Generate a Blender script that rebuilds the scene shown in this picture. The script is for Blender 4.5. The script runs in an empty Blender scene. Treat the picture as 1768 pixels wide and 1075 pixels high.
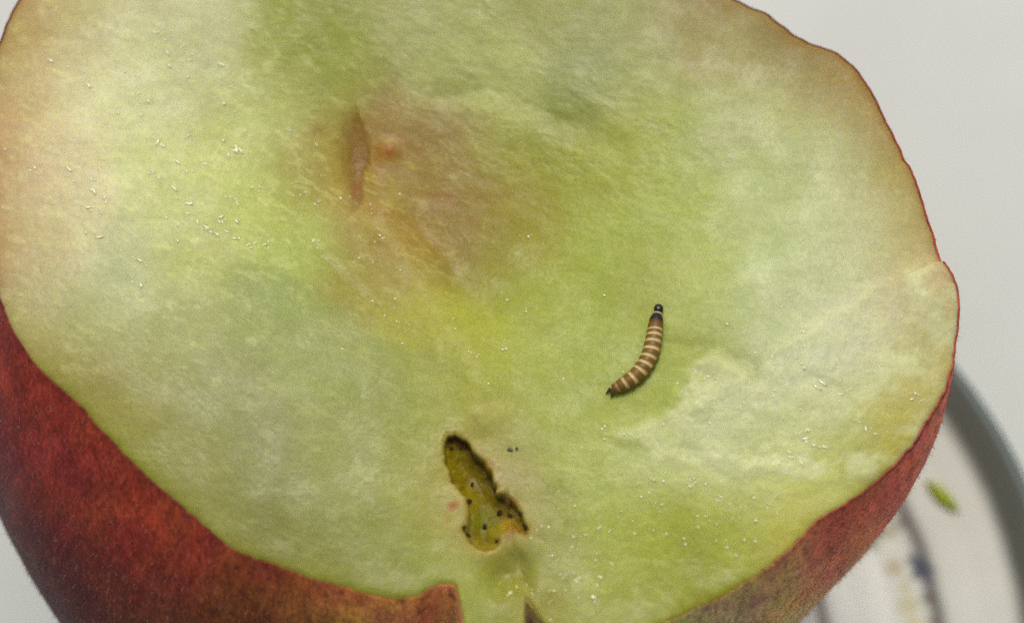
import bpy, math, random
import numpy as np
from mathutils import Vector

# ------------------------------------------------------------------ camera, world, sun, exposure
# all lengths below are in centimetres and become metres through S
S = 0.01
DIST, PITCH, CUT_Z, FPX = 18.0, math.radians(22), 6.7, 3654.0
scene = bpy.context.scene
COL = scene.collection

AIM = np.array([0, 0, CUT_Z])
FWD = np.array([0, math.sin(PITCH), -math.cos(PITCH)])
UPV = np.array([0, math.cos(PITCH), math.sin(PITCH)])
EYE = AIM - DIST * FWD

cam_data = bpy.data.cameras.new("camera")
cam = bpy.data.objects.new("camera", cam_data)
COL.objects.link(cam)
cam.location = Vector(EYE * S)
cam.rotation_euler = (PITCH, 0, 0)
cam_data.sensor_width = 36
cam_data.lens = 36 * FPX / 1768
cam_data.clip_start = 0.005
cam_data.clip_end = 50
cam_data.dof.use_dof = True
cam_data.dof.focus_distance = 0.1815
cam_data.dof.aperture_fstop = cam_data.lens / 4.8
scene.camera = cam

world = bpy.data.worlds.new("World")
scene.world = world
world.use_nodes = True
wn = world.node_tree
bg = wn.nodes["Background"]
sky = wn.nodes.new("ShaderNodeTexSky")
sky.sky_type = 'NISHITA'
sky.sun_disc = False
SUN_EL, SUN_AZ = math.radians(64), math.radians(-4)      # azimuth measured from north (+Y) towards east (+X)
sky.sun_elevation = SUN_EL
sky.sun_rotation = SUN_AZ
sky.dust_density = 5.0
sky.air_density = 0.6
sky.ozone_density = 1.0
wn.links.new(sky.outputs[0], bg.inputs[0])
bg.inputs[1].default_value = 0.13

sun_data = bpy.data.lights.new("sun", 'SUN')
sun_data.energy = 1.05
sun_data.angle = math.radians(13)
sun_data.color = (1.0, 0.965, 0.91)
sun = bpy.data.objects.new("sun", sun_data)
COL.objects.link(sun)
sd = Vector((math.sin(SUN_AZ) * math.cos(SUN_EL), math.cos(SUN_AZ) * math.cos(SUN_EL), math.sin(SUN_EL)))
sun.rotation_euler = sd.to_track_quat('Z', 'Y').to_euler()
sun.location = sd * 1.0

scene.view_settings.view_transform = 'Standard'
scene.view_settings.look = 'None'
scene.view_settings.exposure = 0.0
scene.view_settings.gamma = 1.0
scene.cycles.use_denoising = False
scene.cycles.max_bounces = 8

# ------------------------------------------------------------------ helpers
def lin(c):
    c = np.asarray(c, float) / 255.0
    return np.where(c <= 0.04045, c / 12.92, ((c + 0.055) / 1.055) ** 2.4)


def on_plane(pts, z):
    """points of the photograph (pixels) as points of the level plane z"""
    p = np.asarray(pts, float).reshape(-1, 2)
    r = FWD + np.outer((p[:, 0] - 884) / FPX, [1, 0, 0]) + np.outer((537.5 - p[:, 1]) / FPX, UPV)
    t = (z - EYE[2]) / r[:, 2]
    return EYE + r * t[:, None]


def hash2(ix, iy, seed):
    n = (ix.astype(np.int64) * 374761393 + iy.astype(np.int64) * 668265263 + seed * 974634777) & 0xffffffff
    n = ((n ^ (n >> 13)) * 1274126177) & 0xffffffff
    n = n ^ (n >> 16)
    return (n & 0xffffff) / float(0xffffff)


def vnoise(x, y, seed=0):
    ix, iy = np.floor(x), np.floor(y)
    fx, fy = x - ix, y - iy
    ux, uy = fx * fx * fx * (fx * (fx * 6 - 15) + 10), fy * fy * fy * (fy * (fy * 6 - 15) + 10)
    a, b = hash2(ix, iy, seed), hash2(ix + 1, iy, seed)
    c, d = hash2(ix, iy + 1, seed), hash2(ix + 1, iy + 1, seed)
    return (a + (b - a) * ux + (c - a) * uy + (a - b - c + d) * ux * uy) * 2 - 1


def fbm(x, y, seed=0, octaves=4, gain=0.5):
    s, amp, tot = 0, 1.0, 0.0
    for k in range(octaves):
        s = s + amp * vnoise(x * 2 ** k + 17.3 * k, y * 2 ** k - 9.1 * k, seed + k)
        tot += amp
        amp *= gain
    return s / tot


def sstep(a, b, x):
    t = np.clip((x - a) / (b - a), 0, 1)
    return t * t * (3 - 2 * t)


def blob(px, py, cx, cy, sx, sy, deg=0):
    a = math.radians(deg)
    u = (px - cx) * math.cos(a) + (py - cy) * math.sin(a)
    v = -(px - cx) * math.sin(a) + (py - cy) * math.cos(a)
    return np.exp(-(u / sx) ** 2 - (v / sy) ** 2)


def poly_dist(px, py, poly):
    """signed distance to a polygon, positive inside"""
    p = np.asarray(poly, float)
    q = np.roll(p, -1, axis=0)
    best = np.full(px.shape, 1e9)
    inside = np.zeros(px.shape, bool)
    for (x0, y0), (x1, y1) in zip(p, q):
        dx, dy = x1 - x0, y1 - y0
        t = np.clip(((px - x0) * dx + (py - y0) * dy) / (dx * dx + dy * dy + 1e-9), 0, 1)
        best = np.minimum(best, np.hypot(px - x0 - t * dx, py - y0 - t * dy))
        cond = ((y0 > py) != (y1 > py)) & (px < (x1 - x0) * (py - y0) / (y1 - y0 + 1e-12) + x0)
        inside ^= cond
    return np.where(inside, best, -best)


def line_dist(px, py, line):
    p = np.asarray(line, float)
    best = np.full(px.shape, 1e9)
    for (x0, y0), (x1, y1) in zip(p[:-1], p[1:]):
        dx, dy = x1 - x0, y1 - y0
        t = np.clip(((px - x0) * dx + (py - y0) * dy) / (dx * dx + dy * dy + 1e-9), 0, 1)
        best = np.minimum(best, np.hypot(px - x0 - t * dx, py - y0 - t * dy))
    return best


def mesh_from(name, verts, faces, mat, parent=None, colors=None, smooth=True, origin=(0, 0, 0)):
    """verts in cm (world), faces an (n,k) int array; one mesh object"""
    verts = (np.asarray(verts, float) - np.asarray(origin)) * S
    faces = np.asarray(faces, np.int32)
    me = bpy.data.meshes.new(name)
    me.vertices.add(len(verts))
    me.vertices.foreach_set("co", verts.astype(np.float32).ravel())
    n, k = faces.shape
    me.loops.add(n * k)
    me.loops.foreach_set("vertex_index", faces.ravel())
    me.polygons.add(n)
    me.polygons.foreach_set("loop_start", np.arange(0, n * k, k, dtype=np.int32))
    me.polygons.foreach_set("loop_total", np.full(n, k, np.int32))
    me.update(calc_edges=True)
    me.validate()
    if smooth:
        me.polygons.foreach_set("use_smooth", np.ones(len(me.polygons), bool))
    if colors is not None:
        at = me.attributes.new("tint", 'FLOAT_COLOR', 'POINT')
        c = np.ones((len(verts), 4), np.float32)
        c[:, :3] = colors
        at.data.foreach_set("color", c.ravel())
    me.materials.append(mat)
    o = bpy.data.objects.new(name, me)
    COL.objects.link(o)
    if parent is not None:
        o.parent = parent
    else:
        o.location = Vector(np.asarray(origin, float) * S)
    return o


def empty(name, loc, label, cat):
    o = bpy.data.objects.new(name, None)
    o.empty_display_size = 0.01
    COL.objects.link(o)
    o.location = Vector(np.asarray(loc, float) * S)
    o["label"], o["category"] = label, cat
    return o


def grid_faces(rows, cols, wrap=True, offset=0):
    """quads between consecutive rows of a (rows, cols) vertex grid"""
    r = np.arange(rows - 1)[:, None]
    c = np.arange(cols if wrap else cols - 1)[None, :]
    c1 = (c + 1) % cols
    a = r * cols + c
    b = r * cols + c1
    f = np.stack([a, a + cols, b + cols, b], axis=-1).reshape(-1, 4)
    return f + offset


class Mat:
    def __init__(self, name):
        self.m = bpy.data.materials.new(name)
        self.m.use_nodes = True
        self.t = self.m.node_tree
        self.p = self.t.nodes["Principled BSDF"]

    def n(self, kind, **kw):
        nd = self.t.nodes.new(kind)
        for k, v in kw.items():
            if k.startswith("i_"):
                nd.inputs[int(k[2:])].default_value = v
            else:
                setattr(nd, k, v)
        return nd

    def l(self, a, b):
        self.t.links.new(a, b)

    def noise(self, scale, detail=4, rough=0.55, stretch=None, rot=None, dist=0.0):
        tc = self.n("ShaderNodeTexCoord")
        mp = self.n("ShaderNodeMapping")
        if stretch:
            mp.inputs["Scale"].default_value = stretch
        if rot:
            mp.inputs["Rotation"].default_value = rot
        nz = self.n("ShaderNodeTexNoise")
        nz.inputs["Scale"].default_value = scale
        nz.inputs["Detail"].default_value = detail
        nz.inputs["Roughness"].default_value = rough
        nz.inputs["Distortion"].default_value = dist
        self.l(tc.outputs["Object"], mp.inputs[0])
        self.l(mp.outputs[0], nz.inputs["Vector"])
        return nz.outputs[0]

    def ramp(self, src, stops):
        r = self.n("ShaderNodeValToRGB")
        e = r.color_ramp.elements
        while len(e) < len(stops):
            e.new(0.5)
        for el, (p, c) in zip(e, stops):
            el.position = p
            el.color = (*c, 1) if len(c) == 3 else c
        self.l(src, r.inputs[0])
        return r.outputs[0]

    def mix(self, fac, a, b, blend='MIX'):
        m = self.n("ShaderNodeMix", data_type='RGBA', blend_type=blend)
        for s, v in ((m.inputs[0], fac), (m.inputs[6], a), (m.inputs[7], b)):
            if hasattr(v, "is_output"):
                self.l(v, s)
            elif isinstance(v, tuple):
                s.default_value = (*v, 1) if len(v) == 3 else v
            else:
                s.default_value = v
        return m.outputs[2]

    def bump(self, src, strength, dist, prev=None):
        b = self.n("ShaderNodeBump")
        b.inputs["Strength"].default_value = strength
        b.inputs["Distance"].default_value = dist
        self.l(src, b.inputs["Height"])
        if prev is not None:
            self.l(prev, b.inputs["Normal"])
        return b.outputs[0]

    def set(self, **kw):
        for k, v in kw.items():
            s = self.p.inputs[k.replace("_", " ")]
            if hasattr(v, "is_output"):
                self.l(v, s)
            else:
                s.default_value = v


def G(v):
    return (v, v, v)

# ------------------------------------------------------------------ materials
def flesh_material():
    k = Mat("wet_peach_flesh")
    at = k.n("ShaderNodeAttribute", attribute_name="tint")
    col = at.outputs["Color"]
    # fibre-like mottling that runs diagonally through the flesh
    f1 = k.noise(700, 5, 0.65, stretch=(0.35, 1.6, 1.0), rot=(0, 0, math.radians(28)))
    col = k.mix(1.0, col, k.ramp(f1, [(0.3, G(0.94)), (0.7, G(1.06))]), 'MULTIPLY')
    f2 = k.noise(2400, 3, 0.7)
    col = k.mix(1.0, col, k.ramp(f2, [(0.3, G(0.92)), (0.72, G(1.08))]), 'MULTIPLY')
    k.set(Base_Color=col)
    rg = k.noise(260, 4, 0.6)
    k.set(Roughness=k.ramp(rg, [(0.35, G(0.30)), (0.65, G(0.6))]), Coat_Weight=0.06, Coat_Roughness=0.25, Coat_IOR=1.35)
    b1 = k.bump(k.noise(900, 4, 0.7, stretch=(0.5, 1.3, 1.0), rot=(0, 0, math.radians(28))), 0.3, 0.00008)
    b2 = k.bump(k.noise(4200, 3, 0.7), 0.4, 0.00003, b1)
    k.l(b2, k.p.inputs["Normal"])
    k.l(b2, k.p.inputs["Coat Normal"])
    k.p.subsurface_method = 'RANDOM_WALK'
    k.set(Subsurface_Weight=0.55, Subsurface_Scale=0.0016, Subsurface_Radius=(1.0, 0.95, 0.45), IOR=1.36,
          Specular_IOR_Level=0.30)
    return k.m


def skin_material():
    k = Mat("fuzzy_peach_skin")
    at = k.n("ShaderNodeAttribute", attribute_name="tint")
    col = at.outputs["Color"]
    n1 = k.noise(520, 5, 0.7, stretch=(1.5, 0.75, 1), rot=(0, 0, math.radians(-28)), dist=0.6)
    col = k.mix(1.0, col, k.ramp(n1, [(0.32, (0.78, 0.68, 0.68)), (0.5, G(1.08)), (0.7, (1.45, 1.45, 1.4))]), 'MULTIPLY')
    n2 = k.noise(2300, 4, 0.7, stretch=(1.6, 0.6, 1), rot=(0, 0, math.radians(-30)))
    col = k.mix(1.0, col, k.ramp(n2, [(0.36, G(0.66)), (0.64, G(1.42))]), 'MULTIPLY')
    # scattered dark speckles
    n3 = k.noise(1150, 2, 0.5, dist=0.3)
    col = k.mix(k.ramp(n3, [(0.6, G(0.0)), (0.68, G(0.55))]), col, (0.13, 0.018, 0.010))
    n4 = k.noise(1700, 2, 0.5, dist=0.4)
    col = k.mix(k.ramp(n4, [(0.62, G(0.0)), (0.72, G(0.18))]), col, (0.46, 0.24, 0.18))
    k.set(Base_Color=col, Roughness=0.62, Specular_IOR_Level=0.16)
    b = k.bump(n2, 0.45, 0.00012)
    k.l(b, k.p.inputs["Normal"])
    k.set(Sheen_Weight=0.06, Sheen_Roughness=0.45, Sheen_Tint=(0.95, 0.82, 0.82, 1))
    return k.m


def simple(name, color, rough=0.5, spec=0.5, noise=None, bump=None, sss=0):
    k = Mat(name)
    if isinstance(color, str):
        at = k.n("ShaderNodeAttribute", attribute_name="tint")
        col = at.outputs["Color"]
    else:
        col = tuple(color)
    if noise:
        sc, lo, hi = noise
        col = k.mix(1.0, col, k.ramp(k.noise(sc, 4), [(0.3, G(lo)), (0.7, G(hi))]), 'MULTIPLY')
        k.set(Base_Color=col)
    elif isinstance(color, str):
        k.set(Base_Color=col)
    else:
        k.set(Base_Color=(*col, 1))
    k.set(Roughness=rough, Specular_IOR_Level=spec)
    if bump:
        sc, st, d = bump
        k.l(k.bump(k.noise(sc, 4, 0.6), st, d), k.p.inputs["Normal"])
    if sss:
        k.set(Subsurface_Weight=0.5, Subsurface_Scale=sss)
    return k.m


M_FLESH = flesh_material()
M_SKIN = skin_material()
M_TABLE = simple("painted_table_top", (0.70, 0.735, 0.65), 0.55, 0.3, noise=(55, 0.965, 1.03), bump=(900, 0.08, 0.00005))
M_GLAZE = simple("glazed_earthenware", 'tint', 0.22, 0.5, noise=(120, 0.96, 1.03))
M_LARVA = simple("larva_cuticle", 'tint', 0.42, 0.4, noise=(9000, 0.82, 1.15), bump=(14000, 0.4, 0.00002))
M_HEAD = simple("dark_head_capsule", (0.012, 0.008, 0.007), 0.25, 0.5, noise=(6000, 0.7, 1.3))
M_FRASS = simple("dark_frass", (0.050, 0.024, 0.010), 0.8, 0.2, noise=(9000, 0.6, 1.5), bump=(9000, 0.8, 0.00005))
M_MOLD = simple("grey_speck", (0.13, 0.14, 0.07), 0.8, 0.2, noise=(9000, 0.7, 1.3))
M_BEAD = simple("pale_juice_glint", (0.84, 0.84, 0.46), 0.14, 0.9)  # pale base colour stands in for the sun's glint on each bead
M_FUZZ = simple("peach_fuzz", (0.34, 0.13, 0.09), 0.6, 0.3)
M_LEAF = simple("green_scrap", (0.26, 0.34, 0.006), 0.5, 0.4, noise=(900, 0.8, 1.2))

# ------------------------------------------------------------------ table top
tb = [(-60, -50, 0), (60, -50, 0), (60, 90, 0), (-60, 90, 0), (-60, -50, -2.5), (60, -50, -2.5), (60, 90, -2.5), (-60, 90, -2.5)]
table = mesh_from("table_top", tb, [(0, 1, 2, 3), (7, 6, 5, 4), (0, 4, 5, 1), (1, 5, 6, 2), (2, 6, 7, 3), (3, 7, 4, 0)], M_TABLE, smooth=False)
table["kind"] = "structure"

# ------------------------------------------------------------------ saucer
PLATE_C = np.array([0.7, -1.42, 0.0])
R_OUT, R_WHITE, R_RING = 5.20, 4.68, 3.96


def build_saucer():
    root = empty("saucer", PLATE_C, "small white saucer with a grey-green rim and a printed flower ring under the peach half", "saucer")
    # profile (r, z): underside, foot ring, lip, inner surface to the centre
    prof = [(0, 0.22), (2.6, 0.22), (2.75, 0.02), (2.95, 0.02), (3.05, 0.22), (3.7, 0.36), (4.5, 0.75), (5.12, 1.12),
            (5.18, 1.17), (5.20, 1.22), (5.17, 1.27), (5.10, 1.27), (5.0, 1.23), (4.8, 1.11), (4.4, 0.88), (4.1, 0.74),
            (3.95, 0.68), (3.8, 0.63), (3.5, 0.56), (3.1, 0.515), (2.6, 0.50), (1.5, 0.50), (0.0, 0.50)]
    r, z = [], []
    for (r0, z0), (r1, z1) in zip(prof[:-1], prof[1:]):
        n = max(2, int(math.hypot(r1 - r0, z1 - z0) / 0.035))
        for i in range(n):
            t = i / n
            r.append(r0 + (r1 - r0) * t)
            z.append(z0 + (z1 - z0) * t)
    r.append(0)
    z.append(0.5)
    r, z = np.array(r), np.array(z)
    z[1:-1] = (z[:-2] + z[1:-1] * 2 + z[2:]) / 4
    nt = 700
    th = np.linspace(0, 2 * math.pi, nt, endpoint=False)
    R, T = np.meshgrid(r, th, indexing='ij')
    Z = np.repeat(z[:, None], nt, 1)
    X, Y = R * np.cos(T), R * np.sin(T)
    top = np.zeros(len(r), bool)
    top[np.argmax(z):] = True
    top = top[:, None] & np.ones_like(R, bool)
    white = lin((196, 203, 190)) / 0.80
    base = np.ones(R.shape + (3,)) * white
    wob = R + 0.03 * fbm(T * 5, R * 2, 5)
    band = lin((80, 88, 80)) / 0.85
    edge = lin((66, 84, 76)) / 0.85
    m = sstep(R_WHITE - 0.05, R_WHITE + 0.16, wob)[..., None]
    base = base * (1 - m) + band * m
    m = sstep(R_OUT - 0.22, R_OUT - 0.05, wob)[..., None]
    base = base * (1 - m) + edge * m
    def paint(mask, c, a=1.0):
        nonlocal base
        mk = (np.clip(mask, 0, 1) * a * top)[..., None]
        base = base * (1 - mk) + (lin(c) / 0.8) * mk
    # ring lines
    paint(np.exp(-((wob - R_RING) / 0.085) ** 2), (84, 82, 80), 0.9)
    paint(np.exp(-((wob - 2.75) / 0.075) ** 2), (72, 64, 60), 0.95)
    # printed flower wreath just inside the ring: one spray repeated round the dish
    spray = [(1590, 985, 19, (66, 78, 92), 0.95), (1577, 966, 12, (70, 82, 100), 0.8), (1600, 1003, 12, (88, 96, 104), 0.8), (1545, 978, 17, (170, 160, 128), 0.8),
             (1500, 926, 24, (132, 138, 112), 0.8), (1474, 950, 17, (140, 146, 120), 0.7), (1537, 914, 17, (152, 142, 116), 0.7), (1563, 1012, 13, (176, 172, 130), 0.7),
             (1568, 1044, 19, (178, 176, 138), 0.85), (1603, 1032, 14, (98, 94, 84), 0.8), (1578, 1078, 17, (186, 184, 140), 0.85), (1560, 900, 15, (104, 100, 92), 0.7),
             (1610, 1075, 10, (120, 96, 84), 0.6), (1549, 1100, 16, (120, 126, 112), 0.7)]
    for x0, y0, r0, cc, am in spray:
        q = on_plane([(x0, y0)], 0.62)[0] - PLATE_C
        rr, aa = math.hypot(q[0], q[1]), math.atan2(q[1], q[0])
        for kk in range(9):
            a1 = aa + kk * 2 * math.pi / 9
            cx, cy = rr * math.cos(a1), rr * math.sin(a1)
            phi = np.arctan2(Y - cy, X - cx)
            dd = np.hypot(X - cx, Y - cy) / (r0 / 158.0) / (1 + 0.28 * np.cos(5 * phi + r0))
            paint(1 - sstep(0.7, 1.15, dd), cc, am)
    v = np.stack([X, Y, Z], -1).reshape(-1, 3) + PLATE_C
    o = mesh_from("dish", v, grid_faces(len(r), nt), M_GLAZE, root, base.reshape(-1, 3), origin=PLATE_C)
    return root


build_saucer()

# ------------------------------------------------------------------ peach: outline of the cut and shape of the body
OUT = [(1652, 520), (1646, 495), (1637, 472), (1629, 460), (1622, 440), (1605, 385), (1590, 330), (1560, 265), (1535, 212),
       (1510, 162), (1489, 128), (1462, 100), (1443, 86), (1405, 76), (1372, 58), (1345, 38), (1322, 18), (1300, 12), (1280, 2),
       (1150, -55), (1000, -112), (800, -168), (600, -192), (420, -182), (270, -148), (150, -100), (80, -60), (27, 0), (8, 40),
       (-3, 70), (-14, 120), (-24, 200), (-28, 300), (-24, 400), (-12, 480), (0, 525), (20, 570), (50, 620), (90, 660),
       (140, 705), (190, 760), (250, 820), (310, 872), (370, 925), (410, 955), (450, 968), (500, 985), (560, 1005), (620, 1022),
       (680, 1035), (715, 1030), (740, 1016), (765, 1006), (780, 1008), (791, 1019), (796, 1034), (793, 1050), (799, 1066), (797, 1084), (818, 1140),
       (850, 1165), (880, 1155), (905, 1110), (906, 1062), (907, 1026), (915, 1040), (926, 1055), (942, 1078), (962, 1106),
       (1010, 1118), (1080, 1102), (1150, 1074), (1200, 1050), (1250, 1030), (1285, 1008), (1330, 978), (1390, 925),
       (1405, 905), (1450, 878), (1500, 845), (1550, 800), (1585, 760), (1605, 722), (1630, 680), (1645, 630), (1651, 575)]
PC = on_plane([(830, 500)], CUT_Z)[0][:2]            # middle of the cut face
_o = on_plane(OUT, CUT_Z)[:, :2] - PC
_a = np.arctan2(_o[:, 1], _o[:, 0])
_r = np.hypot(_o[:, 0], _o[:, 1])
_i = np.argsort(_a)
_a, _r = _a[_i], _r[_i]
_ax = np.concatenate([_a - 2 * math.pi, _a, _a + 2 * math.pi])
_rx = np.concatenate([_r, _r, _r])
NT = 1400
TH = np.linspace(-math.pi, math.pi, NT, endpoint=False)
EDGE = np.interp(TH, _ax, _rx)
kern = np.array([1, 2, 3, 2, 1.]) / 9
EDGE = np.convolve(np.concatenate([EDGE[-2:], EDGE, EDGE[:2]]), kern, 'valid')
EDGE += 0.012 * fbm(TH * 40, TH * 0, 3, 3)


def smooth_ring(a, sig):
    f = np.fft.rfft(a)
    k = np.arange(len(f))
    return np.fft.irfft(f * np.exp(-0.5 * (k * sig) ** 2), len(a))


EDGE_S = smooth_ring(EDGE, 0.075)
BODY_H = CUT_Z - 0.50


def ring_interp(pts, th):
    """periodic interpolation of (degrees, value) pairs"""
    p = sorted(pts)
    x = np.array([q[0] for q in p], float)
    y = np.array([q[1] for q in p], float)
    x = np.concatenate([x - 360, x, x + 360])
    y = np.concatenate([y, y, y])
    return np.interp(np.degrees(th), x, y)


# start angle of the body's profile: negative = the body goes on widening below the cut
PHI0 = -np.radians(smooth_ring(ring_interp([(-175, 34), (-160, 43), (-140, 46), (-120, 41), (-100, 32), (-80, 24), (-60, 24),
                                            (-40, 24), (-20, 17), (0, 6), (30, -2), (60, -4), (90, -5), (120, -4), (150, 0),
                                            (165, 6), (175, 18)], TH), 0.1))

PLANE = None


def photo_px(x, y, z=CUT_Z):
    d = np.stack([x, y, np.full_like(x, z)], -1) - EYE
    w = d @ FWD
    return 884 + FPX * d[..., 0] / w, 537.5 - FPX * (d @ UPV) / w


HOLE = [(766, 753), (773, 743), (785, 740), (797, 747), (809, 760), (820, 775), (836, 791), (846, 807), (853, 827), (858, 842),
        (876, 852), (890, 863), (898, 876), (903, 886), (911, 904), (909, 914), (901, 913), (892, 905), (884, 897), (876, 905),
        (863, 914), (862, 934), (853, 942), (840, 945), (827, 941), (811, 929), (800, 912), (809, 899), (809, 876), (805, 854),
        (796, 840), (780, 823), (775, 803), (767, 789)]
SLIT = [(600, 185), (612, 168), (624, 190), (632, 215), (635, 238), (626, 262), (621, 288), (618, 322), (612, 326), (607, 300),
        (598, 275), (592, 240), (592, 210)]


def flesh_fields(px, py):
    """height (cm) of the cut face and named masks, as functions of the place on the face"""
    F = {}
    wx = px + 22 * fbm(px / 90, py / 90, 61, 3)
    wy = py + 22 * fbm(px / 90, py / 90, 71, 3)
    h = -0.36 * blob(px, py, 740, 330, 420, 260, 15) - 0.10 * blob(px, py, 860, 820, 300, 260)
    h += 0.05 * blob(px, py, 250, 350, 300, 300) + 0.10 * blob(px, py, 1350, 600, 260, 260)
    # broad undulation and grain
    h += 0.018 * fbm(px / 210, py / 210, 11, 3)
    h += 0.0045 * (1 - 0.6 * blob(px, py, 420, 760, 380, 260, 30)) * fbm(px / 48, py / 48, 12, 4)
    # fibres that run down to the right
    a = math.radians(27)
    ux, uy = px * 0.72 + wx * 0.28, py * 0.72 + wy * 0.28
    u = ux * math.cos(a) + uy * math.sin(a)
    v = -ux * math.sin(a) + uy * math.cos(a)
    flute = fbm((u + 10 * fbm(px / 30, py / 30, 17, 2)) / 62, (v + 9 * fbm(px / 36, py / 36, 19, 2)) / 19, 13, 4, 0.6)
    mf = blob(px, py, 880, 130, 420, 190, 22) + 0.35 * blob(px, py, 1150, 350, 300, 250)
    h += 0.0065 * flute * mf
    streak = fbm(u / 24, v / 9, 14, 4, 0.6)
    ml = blob(px, py, 260, 260, 330, 300)
    h += 0.0018 * streak * (0.35 + ml)
    F['flute'], F['streak'], F['ml'], F['mf'] = flute, streak, ml, mf
    # raised torn flesh on the right, with ragged outline
    torn = poly_dist(wx, wy, [(1040, 742), (1100, 722), (1150, 690), (1190, 625), (1235, 605), (1300, 650), (1330, 590), (1430, 540),
                              (1500, 505), (1590, 470), (1700, 480), (1700, 760), (1500, 830), (1380, 850), (1220, 800), (1120, 790)])
    F['torn'] = sstep(-12, 14, torn)
    h += 0.042 * F['torn'] * (0.25 + 0.75 * sstep(800, 690, py)) + 0.010 * F['torn'] * fbm(px / 34, py / 34, 21, 4)
    # ledge where the cut changes level near the right rim
    led = poly_dist(px + 3 * fbm(px / 12, py / 12, 23, 2), py, [(1590, 468), (1602, 459), (1625, 455), (1700, 455), (1700, 800), (1500, 800), (1440, 640), (1490, 530), (1540, 492)])
    F['ledge'] = sstep(-3, 3, led) * sstep(1525, 1600, px)
    h += 0.075 * F['ledge'] * sstep(640, 500, py)
        # diagonal ridge from the core to the worm hole, with a crease on its upper side
    d = line_dist(wx, wy, [(735, 375), (775, 425), (810, 470), (850, 520)])
    h -= 0.025 * np.exp(-(d / 26) ** 2)
    d = line_dist(wx, wy, [(612, 330), (630, 420), (690, 500), (745, 600), (800, 690), (830, 740)])
    h -= 0.012 * np.exp(-(d / 24) ** 2)
    F['ridge'] = np.exp(-(line_dist(wx, wy, [(650, 350), (700, 430), (760, 530), (810, 620), (835, 700)]) / 46) ** 2)
    h += 0.05 * F['ridge']
    # curved fold above the core stain
    d = line_dist(wx, wy, [(770, 150), (840, 140), (920, 165), (1000, 210), (1080, 245)])
    h -= 0.03 * np.exp(-(d / 24) ** 2)
    # creases right of the larva
    for ln, dp, w in (([(1150, 595), (1210, 600), (1270, 625), (1300, 640)], 0.03, 10), ([(1195, 640), (1225, 655)], 0.03, 8),
                      ([(1400, 655), (1450, 680), (1480, 712)], 0.018, 7), ([(1180, 770), (1235, 810)], 0.015, 8),
                      ([(560, 430), (600, 470), (632, 500)], 0.02, 8), ([(905, 1010), (895, 985), (880, 960)], 0.05, 9)):
        h -= 0.7 * dp * np.exp(-(line_dist(wx, wy, ln) / (w * 1.4)) ** 2)
    # lower right facet falls away to the rim
    fac = sstep(0, 190, poly_dist(px, py, [(880, 1200), (905, 830), (1090, 800), (1400, 905), (1300, 1200)]))
    F['facet'] = fac
    h -= 0.05 * fac
    # green hollow under the worm hole
    h -= 0.10 * blob(px, py, 875, 985, 30, 38, 70)
    # flat rim, slightly rolled
    # slit of the core
    s = poly_dist(px + 7 * fbm(px / 16, py / 16, 33, 3), py + 6 * fbm(px / 16, py / 16, 37, 3), SLIT)
    sw = 7 + 20 * sstep(622, 596, px)
    F['slit'] = sstep(-sw, sw * 0.7, s) * 0.95
    h -= 0.012 * F['slit'] + 0.045 * blob(px, py, 610, 250, 45, 90)
    h += 0.035 * blob(px, py, 668, 232, 20, 18) + 0.02 * blob(px, py, 650, 285, 20, 30)
    # worm hole
    hx = px + 4.0 * fbm(px / 13, py / 13, 31, 3)
    hy = py + 4.0 * fbm(px / 13, py / 13, 41, 3)
    hd = poly_dist(hx, hy, HOLE)
    F['hole_d'] = hd
    F['hole'] = sstep(-2.0, 3.0, hd)
    depth = 0.07 + 0.075 * blob(px, py, 845, 815, 60, 100, 60) + 0.05 * sstep(0, 26, hd)
    lump = fbm(px / 11, py / 11, 51, 3)
    h -= F['hole'] * (depth + 0.014 * lump)
    h -= 0.012 * sstep(-7, 0, hd)
    h += 0.0014 * fbm(px / 7, py / 7, 15, 2)
    return h, F


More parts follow.
